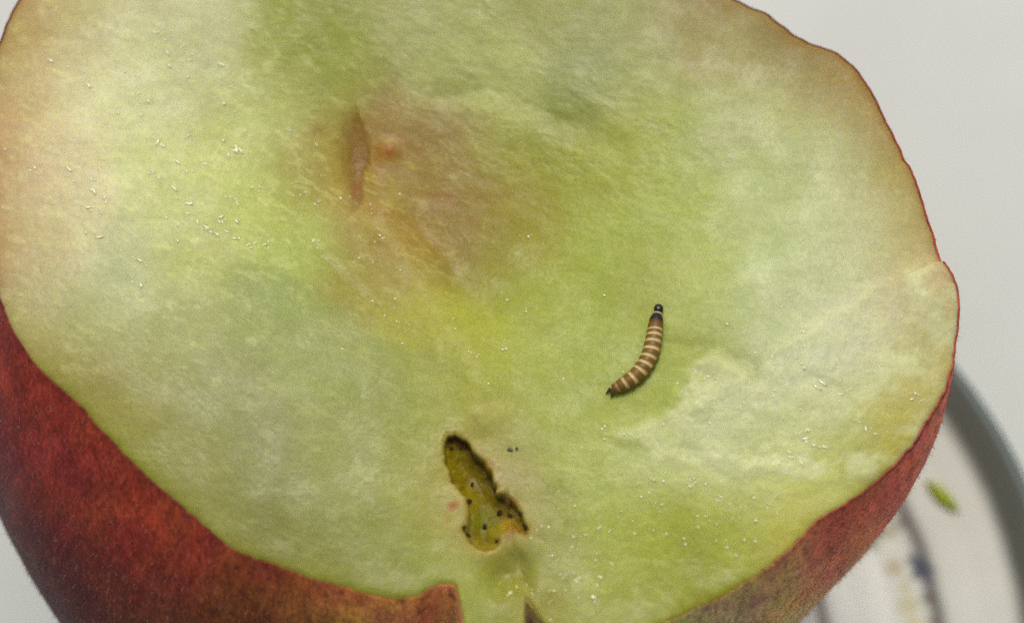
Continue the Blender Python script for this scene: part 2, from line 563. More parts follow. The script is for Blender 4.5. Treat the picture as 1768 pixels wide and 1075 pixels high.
FLESH_TINTS = [  # flesh colours, with the face's broad shading painted in: lower left dimmer
    (60, 20, 181, 152, 99), (40, 130, 173, 147, 90), (20, 240, 186, 147, 103), (10, 330, 181, 147, 107), (20, 430, 169, 132, 89), (150, 50, 190, 182, 148),
    (130, 170, 219, 212, 187), (110, 300, 211, 199, 173), (90, 400, 205, 198, 164), (260, 30, 193, 189, 155), (350, 40, 188, 186, 153), (250, 150, 199, 197, 159),
    (380, 130, 186, 187, 141), (250, 260, 204, 205, 157), (380, 250, 192, 194, 132), (470, 80, 151, 155, 69), (480, 200, 187, 191, 126), (300, 340, 192, 195, 142),
    (450, 320, 187, 193, 121), (540, 40, 145, 149, 73), (590, 90, 146, 149, 67), (570, 150, 157, 162, 82), (520, 400, 170, 179, 101), (330, 440, 181, 184, 124),
    (200, 470, 183, 185, 151), (80, 500, 183, 177, 144), (60, 570, 173, 160, 102), (150, 560, 175, 176, 131), (300, 560, 162, 166, 114), (450, 520, 150, 158, 98),
    (240, 650, 159, 155, 109), (120, 650, 144, 132, 62), (380, 680, 151, 153, 107), (560, 600, 151, 156, 99), (200, 740, 144, 136, 55), (300, 780, 148, 144, 99),
    (450, 800, 136, 139, 88), (260, 800, 139, 138, 55), (360, 880, 136, 135, 73), (340, 840, 144, 143, 82), (450, 930, 122, 121, 57), (560, 880, 144, 146, 92),
    (600, 780, 150, 154, 95), (560, 975, 127, 128, 49), (680, 930, 145, 148, 83), (660, 1005, 126, 130, 52), (740, 980, 142, 147, 64), (700, 800, 152, 154, 86),
    (670, 680, 145, 150, 85), (700, 30, 165, 166, 116), (820, 60, 167, 170, 112), (920, 30, 155, 155, 98), (1050, 30, 152, 154, 102), (1150, 40, 161, 155, 111),
    (740, 130, 168, 171, 115), (880, 130, 177, 179, 123), (1000, 110, 149, 156, 108), (1100, 130, 162, 165, 114), (1250, 60, 162, 151, 104), (1320, 60, 133, 114, 62),
    (1400, 110, 133, 114, 60), (1230, 20, 136, 116, 69), (1280, 110, 174, 172, 124), (1370, 170, 180, 178, 133), (1450, 150, 154, 129, 67), (1500, 210, 155, 134, 74),
    (1540, 300, 165, 150, 91), (1580, 390, 175, 161, 107), (1440, 260, 184, 186, 153), (1350, 300, 170, 178, 125), (1500, 400, 187, 185, 152), (1250, 220, 179, 181, 142),
    (1150, 220, 160, 168, 93), (1180, 330, 166, 173, 99), (1080, 220, 168, 169, 91), (960, 220, 147, 150, 74), (1000, 290, 159, 160, 69), (1300, 400, 178, 184, 137),
    (1430, 390, 193, 196, 164), (1380, 470, 182, 187, 150), (1200, 450, 169, 176, 105), (560, 210, 162, 141, 83), (550, 260, 157, 135, 79), (530, 300, 159, 162, 81),
    (590, 300, 173, 151, 88), (650, 200, 162, 134, 91), (665, 235, 154, 88, 44), (700, 200, 158, 138, 97), (720, 250, 148, 121, 66), (760, 230, 151, 124, 80),
    (800, 250, 154, 127, 92), (680, 290, 134, 130, 69), (740, 310, 143, 111, 52), (800, 310, 136, 106, 57), (640, 320, 163, 121, 68), (700, 350, 165, 128, 72),
    (650, 380, 159, 133, 71), (780, 370, 125, 103, 44), (850, 330, 151, 132, 59), (840, 240, 163, 168, 86), (880, 280, 155, 151, 65), (730, 400, 158, 126, 60),
    (800, 430, 134, 114, 49), (620, 440, 152, 142, 71), (690, 450, 158, 147, 75), (900, 370, 151, 139, 52), (740, 520, 165, 158, 57), (800, 540, 166, 167, 65),
    (760, 600, 150, 152, 62), (860, 460, 148, 145, 57), (840, 580, 167, 169, 72), (860, 640, 156, 163, 52), (790, 680, 161, 162, 82), (850, 730, 164, 152, 82),
    (740, 720, 154, 157, 83), (920, 540, 155, 161, 65), (960, 440, 153, 160, 64), (1000, 500, 153, 163, 73), (1050, 400, 161, 170, 87), (1080, 480, 153, 158, 73),
    (980, 600, 160, 170, 90), (1060, 580, 155, 163, 78), (1180, 540, 169, 175, 106), (1180, 620, 154, 165, 70), (1150, 660, 159, 167, 77), (1050, 640, 154, 162, 82),
    (960, 680, 155, 163, 77), (1090, 700, 157, 161, 70), (920, 740, 158, 162, 92), (1000, 730, 167, 175, 93), (1280, 560, 177, 184, 142), (1250, 610, 159, 165, 85),
    (1250, 680, 193, 197, 173), (1350, 640, 193, 196, 173), (1450, 600, 200, 201, 179), (1540, 560, 203, 198, 175), (1600, 500, 181, 166, 135), (1630, 480, 207, 189, 155),
    (1615, 600, 184, 171, 121), (1560, 650, 192, 189, 150), (1450, 720, 201, 201, 164), (1330, 760, 203, 204, 164), (1200, 760, 200, 205, 166), (1100, 780, 185, 190, 141),
    (1560, 740, 181, 171, 82), (1480, 800, 167, 164, 79), (1590, 690, 183, 167, 97), (1400, 840, 195, 195, 131), (1300, 840, 188, 192, 144), (960, 820, 167, 175, 99),
    (1050, 850, 163, 169, 84), (1150, 870, 158, 163, 70), (1250, 900, 168, 173, 77), (1330, 900, 184, 186, 105), (1370, 920, 169, 156, 50), (1150, 960, 149, 151, 55),
    (1280, 960, 143, 144, 44), (1050, 950, 154, 159, 71), (1050, 1030, 154, 159, 75), (960, 950, 151, 157, 100), (970, 1010, 153, 159, 103), (1170, 1040, 130, 134, 29),
    (1230, 1010, 127, 131, 30), (1100, 1060, 130, 133, 49), (930, 900, 143, 145, 70), (930, 1000, 137, 132, 50), (920, 1050, 162, 144, 48), (1010, 1080, 136, 141, 62),
    (760, 880, 155, 151, 64), (750, 820, 159, 153, 84), (790, 950, 149, 153, 68), (840, 965, 166, 168, 95), (870, 985, 121, 120, 19), (885, 1020, 135, 128, 34),
    (850, 1010, 154, 158, 58), (830, 1060, 141, 148, 60), (880, 1060, 126, 132, 50), (790, 900, 159, 143, 86), (880, 790, 163, 154, 96), (900, 840, 150, 135, 84),
    (930, 860, 147, 144, 79), (890, 930, 154, 140, 66),
    (66, 240, 202, 180, 148), (60, 330, 200, 180, 149), (66, 420, 192, 174, 137), (84, 140, 202, 189, 153), (105, 45, 186, 171, 130),
]
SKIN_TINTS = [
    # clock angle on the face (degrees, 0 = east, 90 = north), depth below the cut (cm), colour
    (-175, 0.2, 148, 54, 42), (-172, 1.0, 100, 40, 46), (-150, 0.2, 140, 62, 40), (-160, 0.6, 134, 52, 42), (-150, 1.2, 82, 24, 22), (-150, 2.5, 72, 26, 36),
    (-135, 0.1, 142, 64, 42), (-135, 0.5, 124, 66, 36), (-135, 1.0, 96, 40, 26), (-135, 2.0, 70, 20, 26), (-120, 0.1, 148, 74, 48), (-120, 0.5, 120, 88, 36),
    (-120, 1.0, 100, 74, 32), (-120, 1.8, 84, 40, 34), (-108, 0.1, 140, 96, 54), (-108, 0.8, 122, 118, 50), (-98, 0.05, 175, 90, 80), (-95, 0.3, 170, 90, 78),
    (-98, 0.4, 116, 122, 50), (-90, 0.5, 130, 120, 62), (-82, 0.1, 128, 150, 124), (-83, 0.3, 124, 148, 120), (-84, 1.0, 124, 148, 116), (-75, 0.4, 150, 130, 90), (-62, 0.1, 135, 128, 98), (-60, 0.7, 116, 146, 96),  # cleft tints made paler to offset the deep shade there
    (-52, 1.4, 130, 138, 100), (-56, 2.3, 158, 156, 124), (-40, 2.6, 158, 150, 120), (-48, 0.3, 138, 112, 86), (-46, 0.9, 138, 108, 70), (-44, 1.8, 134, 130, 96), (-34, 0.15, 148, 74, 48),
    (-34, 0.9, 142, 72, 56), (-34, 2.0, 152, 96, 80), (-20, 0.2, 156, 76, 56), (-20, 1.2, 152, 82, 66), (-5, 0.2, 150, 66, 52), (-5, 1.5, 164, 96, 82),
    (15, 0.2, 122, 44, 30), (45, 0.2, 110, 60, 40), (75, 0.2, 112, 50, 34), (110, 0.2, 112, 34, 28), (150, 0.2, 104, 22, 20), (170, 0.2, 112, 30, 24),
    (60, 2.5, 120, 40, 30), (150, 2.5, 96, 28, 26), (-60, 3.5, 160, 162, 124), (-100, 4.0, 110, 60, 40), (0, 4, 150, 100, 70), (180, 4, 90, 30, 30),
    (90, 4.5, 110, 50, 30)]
GAIN = 0.80          # display value of a white surface in this light, used to turn seen colours into surface colours


def shepard(x, y, table, sx, sy, p=3.0, wrap=None):
    num = np.zeros(x.shape + (3,))
    den = np.zeros(x.shape)
    for a, b, r, g, bl in table:
        dx = x - a
        if wrap:
            dx = (dx + wrap / 2) % wrap - wrap / 2
        d2 = (dx / sx) ** 2 + ((y - b) / sy) ** 2
        w = np.exp(-d2 * 0.5) + 1e-9 / (d2 + 0.2)
        num += w[..., None] * lin((r, g, bl))
        den += w
    return num / den[..., None]


def build_peach():
    base = np.array([PC[0], PC[1], 0.5])
    root = empty("peach_half", base, "cut peach half with pale green flesh, a brown worm hole and fuzzy red skin", "peach")
    # ---- flesh: cut face
    NR = 400
    s = np.linspace(0, 1, NR) ** 0.92
    inner = EDGE - 0.016
    Rg = s[:, None] * inner[None, :]
    X = PC[0] + Rg * np.cos(TH)
    Y = PC[1] + Rg * np.sin(TH)
    px, py = photo_px(X, Y)
    h, F = flesh_fields(px, py)
    rimd = (inner[None, :] - Rg)
    h = h - 0.02 * np.exp(-rimd / 0.03)
    Z = CUT_Z + h
    rim_z = Z[-1].copy()
    # colours
    jx = px + 20 * fbm(px / 60, py / 60, 81, 3)
    jy = py + 20 * fbm(px / 60, py / 60, 91, 3)
    c = shepard(jx, jy, FLESH_TINTS, 44, 44)
    a27 = math.radians(27)
    wxx, wyy = jx * math.cos(a27) + jy * math.sin(a27), -jx * math.sin(a27) + jy * math.cos(a27)

    def lay(mask, col, a=1.0):
        nonlocal c
        m = (np.clip(mask, 0, 1) * a)[..., None]
        c = c * (1 - m) + lin(col) * m
    # blotches and fibres
    c *= (1 + 0.03 * fbm(px / 55, py / 55, 101, 4) + 0.05 * fbm(px / 11, py / 11, 103, 3))[..., None]
    cloud = sstep(0.0, 0.6, fbm(wxx / 46, wyy / 26, 105, 5, 0.6))
    green = sstep(0.0, 0.6, fbm(wxx / 60, wyy / 38, 107, 5, 0.6))
    quiet = 1 - 0.65 * blob(px, py, 420, 760, 380, 260, 30)
    lay(cloud * quiet, (204, 204, 168), 0.08)
    c = c * (1 - 0.07 * green[..., None]) + c * np.array([0.86, 0.93, 0.62]) * (0.07 * green[..., None])
    sat = fbm(px / 75, py / 75, 111, 4)
    c *= np.stack([1 - 0.02 * sat, 1 + 0.01 * sat, 1 - 0.06 * sat], -1)
    c *= (1 + 0.08 * F['flute'] * F['mf'] + 0.06 * F['streak'] * (0.3 + F['ml']))[..., None]
    pale = sstep(0.22, 0.5, F['streak'] + 0.45 * fbm(px / 22, py / 22, 121, 3)) * (F['ml'] + 0.25)
    lay(pale, (208, 206, 152), 0.4)
    lay(F['torn'] * sstep(-0.3, 0.5, fbm(px / 45, py / 45, 131, 4)), (208, 208, 176), 0.7)
    c *= (1 + 0.12 * F['facet'])[..., None]
    # reddish brown edge right under the skin
    lay(np.exp(-rimd / 0.07) * (0.25 + 0.75 * (py < 500)), (150, 100, 58), 0.6)
    lay(np.exp(-rimd / 0.22) * sstep(600, 200, py), (150, 118, 66), 0.15)
    lay(np.exp(-rimd / 0.18) * sstep(500, 700, py) * (px < 700), (134, 134, 44), 0.6)
    lay(F['ridge'] * sstep(-0.5, 0.4, fbm(wxx / 40, wyy / 30, 109, 4)), (184, 178, 116), 0.3)
    # core: tan stain round the slit
    st = np.clip(blob(px, py, 715, 285, 120, 75, 25) + 0.7 * blob(px, py, 590, 260, 50, 80) + 0.9 * blob(px, py, 770, 350, 60, 70), 0, 1)
    c = c * (1 - 0.6 * st[..., None]) + c * np.array([1.04, 1.06, 0.45]) * (0.6 * st[..., None])
    lay(F['slit'], (126, 88, 10), 0.85)
    lay(blob(px, py, 612, 300, 9, 22) * 1.2, (140, 88, 22), 0.8)
    lay(blob(px, py, 664, 236, 17, 15) * 1.5, (156, 100, 34), 0.8)
    lay(np.exp(-(np.hypot(px - 678, py - 234) - 20) ** 2 / 18) * 0.7, (176, 140, 84), 0.6)
    for x0, y0, sx, sy, dg in ((640, 345, 8, 5, 30), (745, 335, 14, 5, 5), (770, 310, 24, 6, 5), (812, 352, 7, 10, -30), (780, 322, 6, 9, 0),
                               (545, 203, 9, 6, 0), (700, 222, 22, 5, 20)):
        lay(blob(px, py, x0, y0, sx * 1.3, sy * 1.3, dg) * 1.1, (146, 100, 44), 0.4)
    # worm hole
    hd = F['hole_d']
    lay(np.exp(-np.abs(hd + 4) / 9) * (hd < 4), (160, 128, 66), 0.5)
    lay(sstep(-1.5, 2.5, hd), (132, 116, 12), 1.0)
    mott = fbm(px / 12, py / 12, 141, 3)
    lay(sstep(-1, 3, hd) * sstep(0.0, 0.6, mott), (100, 82, 12), 0.4)
    lay(sstep(-1, 3, hd) * blob(px, py, 835, 885, 26, 26), (108, 112, 22), 0.7)
    lay(sstep(-1, 3, hd) * blob(px, py, 840, 932, 32, 12), (134, 118, 28), 0.9)
    lay(sstep(-1, 2, hd) * sstep(14, 4, hd) * blob(px, py, 795, 748, 38, 16, 25) * 1.6, (70, 26, 8), 0.9)
    lay(sstep(-1, 2, hd) * sstep(16, 2, hd) * blob(px, py, 850, 812, 22, 75, -35) * 1.3, (84, 58, 12), 0.8)  # brown stain deepened by painted-in shade along the right wall
    lay(sstep(-1, 4, hd) * np.clip(blob(px, py, 838, 800, 24, 72, -32) + blob(px, py, 886, 868, 28, 18, 40), 0, 1), (96, 78, 12), 0.6)
    for x0, y0, sx, sy, dg, cc in ((781, 867, 10, 6, -40, (160, 92, 14)), (772, 886, 5, 12, 10, (158, 138, 46)), (846, 793, 10, 7, 45, (146, 116, 34)),
                                   (874, 892, 12, 9, -30, (160, 132, 34)), (893, 903, 16, 7, 30, (138, 98, 26)), (884, 856, 10, 5, 35, (140, 104, 40)),
                                   (880, 915, 10, 10, 0, (142, 112, 40))):
        lay(blob(px, py, x0, y0, sx, sy, dg) * 1.8, cc, 0.9)
    c = np.clip(c * np.array([0.82, 0.862, 0.63]) / GAIN, 0.003, 0.9)
    rows_v = [np.stack([X, Y, Z], -1).reshape(-1, 3)]
    rows_c = [c.reshape(-1, 3)]

    # ---- body profile shared by skin and the hidden flesh behind it
    def body(ph_t, inset):
        """rings of the outside: ph_t in 0..1 from the cut to the underside"""
        P0 = PHI0[None, :]
        ph = P0 + (math.pi / 2 - P0) * ph_t[:, None]
        k = sstep(0.0, 0.30, ph_t)[:, None]
        B = EDGE[None, :] * (1 - k) + EDGE_S[None, :] * k
        R = B * np.cos(ph) / np.cos(P0) - inset
        zz = (np.sin(ph) - np.sin(P0)) / (1 - np.sin(P0))
        Zb = CUT_Z - BODY_H * zz + (rim_z[None, :] - CUT_Z) * np.exp(-ph_t[:, None] * 14)
        return np.maximum(R, 0.002), Zb
    tt = np.linspace(0.01, 1, 40)
    Rb, Zb = body(tt, 0.05)
    Zb = Zb + 0.04 * sstep(0.5, 1, tt)[:, None]
    rows_v.append(np.stack([PC[0] + Rb * np.cos(TH), PC[1] + Rb * np.sin(TH), Zb], -1).reshape(-1, 3))
    rows_c.append(np.repeat(rows_c[0][-NT:][None], 40, 0).reshape(-1, 3))
    v = np.concatenate(rows_v)
    cc = np.concatenate(rows_c)
    mesh_from("flesh", v, grid_faces(NR + 40, NT), M_FLESH, root, cc, origin=base)

    # ---- skin: a thin lip round the cut, then the outside
    rows = 230
    t = np.linspace(0, 1, rows) ** 1.25
    R, Zs = body(t, 0.0)
    ang = np.degrees(TH)[None, :] + 0 * R
    depth = CUT_Z - Zs
    wob = 0.010 * fbm(ang / 3.0, depth * 2, 151, 3) + 0.05 * fbm(ang / 30, depth / 2, 161, 3) * sstep(0, 1, depth)
    R = R + wob * sstep(0, 0.25, depth)
    # suture groove that carries on under the notch
    lip_r = np.stack([EDGE - 0.022, EDGE - 0.015, EDGE - 0.006])
    lip_z = np.stack([rim_z - 0.010, rim_z + 0.006, rim_z + 0.004])
    R = np.concatenate([lip_r, R])
    Zs = np.concatenate([lip_z, Zs])
    depth = np.concatenate([np.zeros((3, NT)), depth])
    ang = np.degrees(TH)[None, :] + 0 * R
    jit = fbm(ang / 2.2, depth * 5, 171, 3)
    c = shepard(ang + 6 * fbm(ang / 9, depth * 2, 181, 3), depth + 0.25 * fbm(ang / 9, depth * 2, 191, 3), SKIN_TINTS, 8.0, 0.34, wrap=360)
    c *= (1 + 0.28 * jit)[..., None]
    hue = fbm(ang / 5.0, depth * 2.4, 175, 4)
    c *= np.stack([1 + 0.10 * hue, 1 + 0.45 * hue, 1 - 0.15 * hue], -1)
    # tint lifted on the right and lower sides to offset their shade, lowered elsewhere
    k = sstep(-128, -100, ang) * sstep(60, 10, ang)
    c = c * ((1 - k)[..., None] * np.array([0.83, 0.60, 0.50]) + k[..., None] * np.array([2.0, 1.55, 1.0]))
    m = (np.exp(-depth / 0.03) * 0.6)[..., None]
    c = c * (1 - m) + lin((84, 42, 28)) * m
    c = np.clip(c / GAIN, 0.002, 0.9)
    R = np.maximum(R, 0.002)
    Xs, Ys = PC[0] + R * np.cos(TH), PC[1] + R * np.sin(TH)
    v = np.stack([Xs, Ys, Zs], -1)
    v[-1] = v[-1].mean(0)
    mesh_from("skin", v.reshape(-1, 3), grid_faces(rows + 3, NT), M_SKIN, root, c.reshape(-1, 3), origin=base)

    # ---- fuzz: short fine hairs all over the skin
    rng = np.random.RandomState(4)
    n = 26000
    ri = (3 + (rng.rand(n) ** 0.8) * 150).astype(int)
    ci = rng.randint(0, NT, n)
    p = v[ri, ci] + (v[ri + 1, (ci + 1) % NT] - v[ri, ci]) * rng.rand(n)[:, None]
    du = v[ri, (ci + 1) % NT] - v[ri, ci]
    dv = v[ri + 1, ci] - v[ri, ci]
    nn = np.cross(dv, du)
    nn /= np.linalg.norm(nn, axis=1)[:, None] + 1e-9
    cen = np.array([PC[0], PC[1], 4.0])
    nn *= np.sign((nn * (p - cen)).sum(1))[:, None]
    dirn = nn + 0.9 * rng.randn(n, 3) * 0.5 + np.array([0.1, -0.5, -0.3])
    dirn /= np.linalg.norm(dirn, axis=1)[:, None]
    side = np.cross(dirn, rng.randn(n, 3))
    side /= np.linalg.norm(side, axis=1)[:, None] + 1e-9
    L = rng.uniform(0.025, 0.07, n)[:, None]
    W = 0.0016
    tri = np.stack([p - side * W, p + side * W, p + dirn * L], 1).reshape(-1, 3)
    fz = mesh_from("fuzz", tri, np.arange(3 * n).reshape(-1, 3), M_FUZZ, root, origin=base, smooth=False)
    fz["kind"] = "stuff"

    # ---- beads of juice and glossy torn fibres, with glints put in as pale colour
    oct_v = np.array([(1, 0, 0), (-1, 0, 0), (0, 1, 0), (0, -1, 0), (0, 0, 1), (0, 0, -1)], float)
    oct_f = [(0, 2, 4), (2, 1, 4), (1, 3, 4), (3, 0, 4), (2, 0, 5), (1, 2, 5), (3, 1, 5), (0, 3, 5)]
    vs, fs = list(oct_v), []
    cache = {}

    def mid(a, b):
        key = (min(a, b), max(a, b))
        if key not in cache:
            q = vs[a] + vs[b]
            vs.append(q / np.linalg.norm(q))
            cache[key] = len(vs) - 1
        return cache[key]
    for a, b, d in oct_f:
        ab, bd, da = mid(a, b), mid(b, d), mid(d, a)
        fs += [(a, ab, da), (b, bd, ab), (d, da, bd), (ab, bd, da)]
    vs, fs = np.array(vs), np.array(fs)
    spots = []
    zones = [((230, 260), (200, 180), 240, 1), ((420, 340), (130, 90), 60, 1), ((1150, 880), (210, 90), 190, 0), ((960, 1000), (70, 70), 120, 0),
             ((1300, 880), (80, 30), 30, 0), ((1330, 650), (160, 90), 150, 0), ((640, 430), (60, 60), 30, 0), ((1450, 760), (110, 70), 50, 1),
             ((850, 500), (330, 240), 90, 0), ((880, 1010), (24, 30), 12, 0), ((560, 280), (40, 50), 30, 0), ((1120, 760), (90, 30), 30, 0)]
    for (cx, cy), (sx, sy), cnt, longish in zones:
        left = cnt
        while left > 0:
            gx, gy = rng.normal(cx, sx * 0.6), rng.normal(cy, sy * 0.6)
            m = rng.randint(1, 9)
            left -= m
            for q in range(m):
                t = rng.normal(0, 14)
                spots.append((gx + t * 0.88 + rng.normal(0, 4), gy + t * 0.47 + rng.normal(0, 4), longish))
    for q in [(877, 985, 0, 2.2), (862, 999, 0, 2), (881, 1019, 0, 2.2), (884, 1028, 0, 1.5), (909, 1003, 0, 2), (900, 1030, 0, 1.6),
              (918, 1023, 0, 1.6), (1285, 875, 0, 2.2), (1305, 899, 0, 2.4), (1276, 893, 0, 1.8), (1342, 883, 0, 2.6), (1240, 872, 0, 1.6),
              (1348, 870, 0, 1.8), (1356, 820, 1, 2.2), (1320, 782, 1, 2), (235, 128, 1, 2.4), (215, 122, 1, 2.2), (1045, 497, 0, 2.4),
              (1054, 1016, 0, 2.2), (1025, 1027, 0, 2.2), (948, 955, 0, 2), (390, 200, 1, 2), (420, 212, 1, 2)]:
        spots.append(q)
    pv, pf = [], []
    cnt = 0
    for sp in spots:
        x0, y0, lg = sp[:3]
        w = on_plane([(x0, y0)], CUT_Z)[0]
        a = math.atan2(w[1] - PC[1], w[0] - PC[0])
        e = np.interp(a, TH, EDGE)
        if math.hypot(w[0] - PC[0], w[1] - PC[1]) > e - 0.12:
            continue
        hh, FF = flesh_fields(np.array([x0]), np.array([y0]))
        if FF['hole_d'][0] > -3 and len(sp) < 4:
            continue
        r = (0.0030 + 0.0095 * rng.rand() ** 3.5) * (1 if len(sp) < 4 else sp[3] * 0.8)
        ln = rng.uniform(1.6, 4.5) if lg else rng.uniform(0.9, 1.5)
        da = math.radians(rng.normal(-32, 28))
        q = vs * np.array([r * ln, r, r * 0.7])
        qx = q[:, 0] * math.cos(da) - q[:, 1] * math.sin(da)
        qy = q[:, 0] * math.sin(da) + q[:, 1] * math.cos(da)
        pv.append(np.stack([qx + w[0], qy + w[1], q[:, 2] + CUT_Z + hh[0] + r * 0.15], -1))
        pf.append(fs + cnt)
        cnt += len(vs)
    jd = mesh_from("juice_glint_bead", np.concatenate(pv), np.concatenate(pf), M_BEAD, root, origin=base)
    jd["kind"] = "stuff"
    return root


build_peach()


def face_point(x, y, lift=0.0):
    """point of the cut face that the photograph shows at pixel x, y (follows the relief)"""
    z = CUT_Z
    for _ in range(4):
        w = on_plane([(x, y)], z)[0]
        qx, qy = photo_px(np.array([w[0]]), np.array([w[1]]))
        z = CUT_Z + float(flesh_fields(qx, qy)[0][0])
    w = on_plane([(x, y)], z)[0]
    w[2] += lift
    return w

# ------------------------------------------------------------------ larva
def tube(center, half, nseg, squash=0.9):
    """continuous ringed body along a centre line"""
    n = len(center)
    tan = np.gradient(center, axis=0)
    tan /= np.linalg.norm(tan, axis=1)[:, None]
    up = np.array([0, 0, 1.0])
    side = np.cross(tan, up)
    side /= np.linalg.norm(side, axis=1)[:, None]
    nrm = np.cross(side, tan)
    a = np.linspace(0, 2 * math.pi, nseg, endpoint=False)
    v = center[:, None, :] + half[:, None, None] * (np.cos(a)[None, :, None] * side[:, None, :] + squash * np.sin(a)[None, :, None] * nrm[:, None, :])
    return v, a


def build_larva():
    K = 3654 / 18.0                                     # pixels to a centimetre at the cut face
    pts = np.array([(1136, 528), (1136.5, 536), (1134.8, 545), (1133, 553), (1131.5, 565), (1129.5, 580), (1127, 595), (1124, 610), (1118, 625),
                    (1110, 639), (1099, 651), (1086, 661), (1072, 669), (1060, 674), (1054, 677)], float)
    hw = 0.95 * np.array([2.0, 8.6, 8.0, 11.6, 13.9, 15.2, 15.6, 15.8, 15.6, 15.4, 15.0, 14.2, 12.4, 9.6, 5.5])
    arc = np.concatenate([[0], np.cumsum(np.hypot(*np.diff(pts, axis=0).T))])
    su = np.linspace(0, arc[-1], 260)

    def smooth_interp(y):
        z = np.interp(su, arc, y)
        k = np.hanning(25)
        k /= k.sum()
        zp = np.concatenate([np.full(12, z[0]), z, np.full(12, z[-1])])
        return np.convolve(zp, k, 'valid')
    cx, cy, w = smooth_interp(pts[:, 0]), smooth_interp(pts[:, 1]), smooth_interp(hw)

    def s_of(x, y):
        return su[np.argmin(np.hypot(cx - x, cy - y))]
    pale = [s_of(*q) for q in [(1130, 574.5), (1129, 583.5), (1127, 595), (1125, 608), (1120, 621), (1113.5, 633), (1105, 645), (1092, 656.5), (1079, 665),
                               (1066, 671)]]
    base = face_point(1110, 620)
    root = empty("larva", base, "small striped brown and cream larva with a black head, lying curved on the peach flesh", "larva")
    # relief under the body: one smooth bed height so it rests without sinking in
    P = np.array([face_point(x, y) for x, y in zip(cx[::10], cy[::10])])
    idx = np.arange(260) / 10.0
    C = np.stack([np.interp(idx, np.arange(len(P)), P[:, k]) for k in range(3)], -1)
    k = np.hanning(61)
    k /= k.sum()
    for ax in range(3):
        pad = np.concatenate([2 * C[0, ax] - C[30:0:-1, ax], C[:, ax], 2 * C[-1, ax] - C[-2:-32:-1, ax]])
        sm = np.convolve(pad, k, 'valid')
        if ax == 2:
            C[:, ax] = sm
    seg = np.zeros(260)
    for s0 in pale:
        seg += np.exp(-((su - s0) / 2.3) ** 2)
    neck = s_of(1134.8, 545)
    seg_r = 1 - 0.11 * np.clip(seg, 0, 1)
    half = w * seg_r / K
    tip = np.clip(su / 5.0, 0.05, 1) ** 0.5 * np.clip((arc[-1] - su) / 6.0, 0.03, 1) ** 0.5
    half = half * tip
    C[:, 2] += 0.80 * w / K + 0.006
    # the head is a separate capsule, so the body starts at the neck
    i0 = int(np.argmin(np.abs(su - neck))) - 6
    C2, h2, s2, seg2 = C[i0:].copy(), half[i0:].copy(), su[i0:], seg[i0:]
    h2 *= np.clip((s2 - s2[0] + 0.4) / 3.0, 0.1, 1) ** 0.5
    v, a = tube(C2, h2, 40, 0.88)
    A = np.repeat(a[None, :], len(C2), 0)
    SS = np.repeat(s2[:, None], 40, 1)
    brown = lin((106, 80, 8)) / GAIN
    redbrown = lin((72, 36, 6)) / GAIN
    cream = lin((196, 170, 116)) / GAIN
    c = np.ones(A.shape + (3,)) * brown
    t = sstep(s_of(1130, 574), s_of(1131.5, 556), SS)[..., None]
    c = c * (1 - t) + redbrown * t
    t = sstep(s_of(1078, 665), s_of(1058, 675), SS)[..., None] * 0.75
    c = c * (1 - t) + lin((112, 70, 28)) / GAIN * t
    for j, s0 in enumerate(pale):
        wd = [2.1, 2.7, 3.0, 3.0, 3.0, 3.0, 3.2, 3.4, 3.0, 2.0][j]
        am = [0.9, 0.95, 0.95, 0.95, 0.95, 0.95, 0.9, 0.9, 0.8, 0.35][j]
        m = np.exp(-(np.abs(SS - s0 - 0.5 * np.cos(A)) / (0.86 * wd)) ** 8)
        fade = 0.55 + 0.45 * sstep(0.0, 0.5, np.sin(A))
        m = (m * am * fade)[..., None]
        c = c * (1 - m) + cream * m
    m = np.exp(-((SS - neck) / 2.6) ** 4)[..., None]
    c = c * (1 - m) + lin((160, 142, 100)) / GAIN * m
    c *= (1 + 0.18 * fbm(SS / 2.2, A * 3, 201, 3))[..., None]
    mesh_from("body", v.reshape(-1, 3), grid_faces(len(C2), 40), M_LARVA, root, np.clip(c, .003, .9).reshape(-1, 3), origin=base)
    # head capsule: rounded, slightly wider than the neck, with two mandible bumps
    hc = face_point(1136.5, 536)
    hc[2] = C[int(np.argmin(np.abs(su - 8))), 2] - 0.002
    un, vn = 28, 18
    ax_dir = C[i0 - 8] - C[i0 + 8]
    ax_dir[2] = 0
    ax_dir /= np.linalg.norm(ax_dir)
    sd_ = np.array([ax_dir[1], -ax_dir[0], 0])
    U, V = np.meshgrid(np.linspace(0, math.pi, vn), np.linspace(0, 2 * math.pi, un, endpoint=False), indexing='ij')
    rx, ry, rz = 8.3 / K, 9.8 / K, 7.6 / K
    lx = rx * np.sin(U) * np.cos(V) * (1 + 0.06 * np.cos(U))
    lz = rz * np.sin(U) * np.sin(V)
    ly = ry * np.cos(U)
    groove = 1 - 0.10 * np.exp(-(lx / (0.12 * rx)) ** 2) * (ly > 0)
    hv = hc + lx[..., None] * sd_ + (ly * groove)[..., None] * ax_dir + (lz * groove)[..., None] * np.array([0, 0, 1])
    mesh_from("head", hv.reshape(-1, 3), grid_faces(vn, un), M_HEAD, root, origin=base)
    # dark shield behind the head, saddle shaped over the first segment, split by a pale midline
    i1 = int(np.argmin(np.abs(su - s_of(1133.6, 549.5))))
    i2 = int(np.argmin(np.abs(su - s_of(1132.4, 558.0))))
    sel = np.arange(i1, i2 + 1)
    sv, sa = tube(C[sel], half[sel] * 1.035 + 0.0010, 40, 0.88)
    keep = np.arange(0, 21)                               # upper half of the ring
    rows = len(sel)
    front = sv[:, keep]
    inner_c = C[sel][:, None, :] + (front - C[sel][:, None, :]) * 0.93
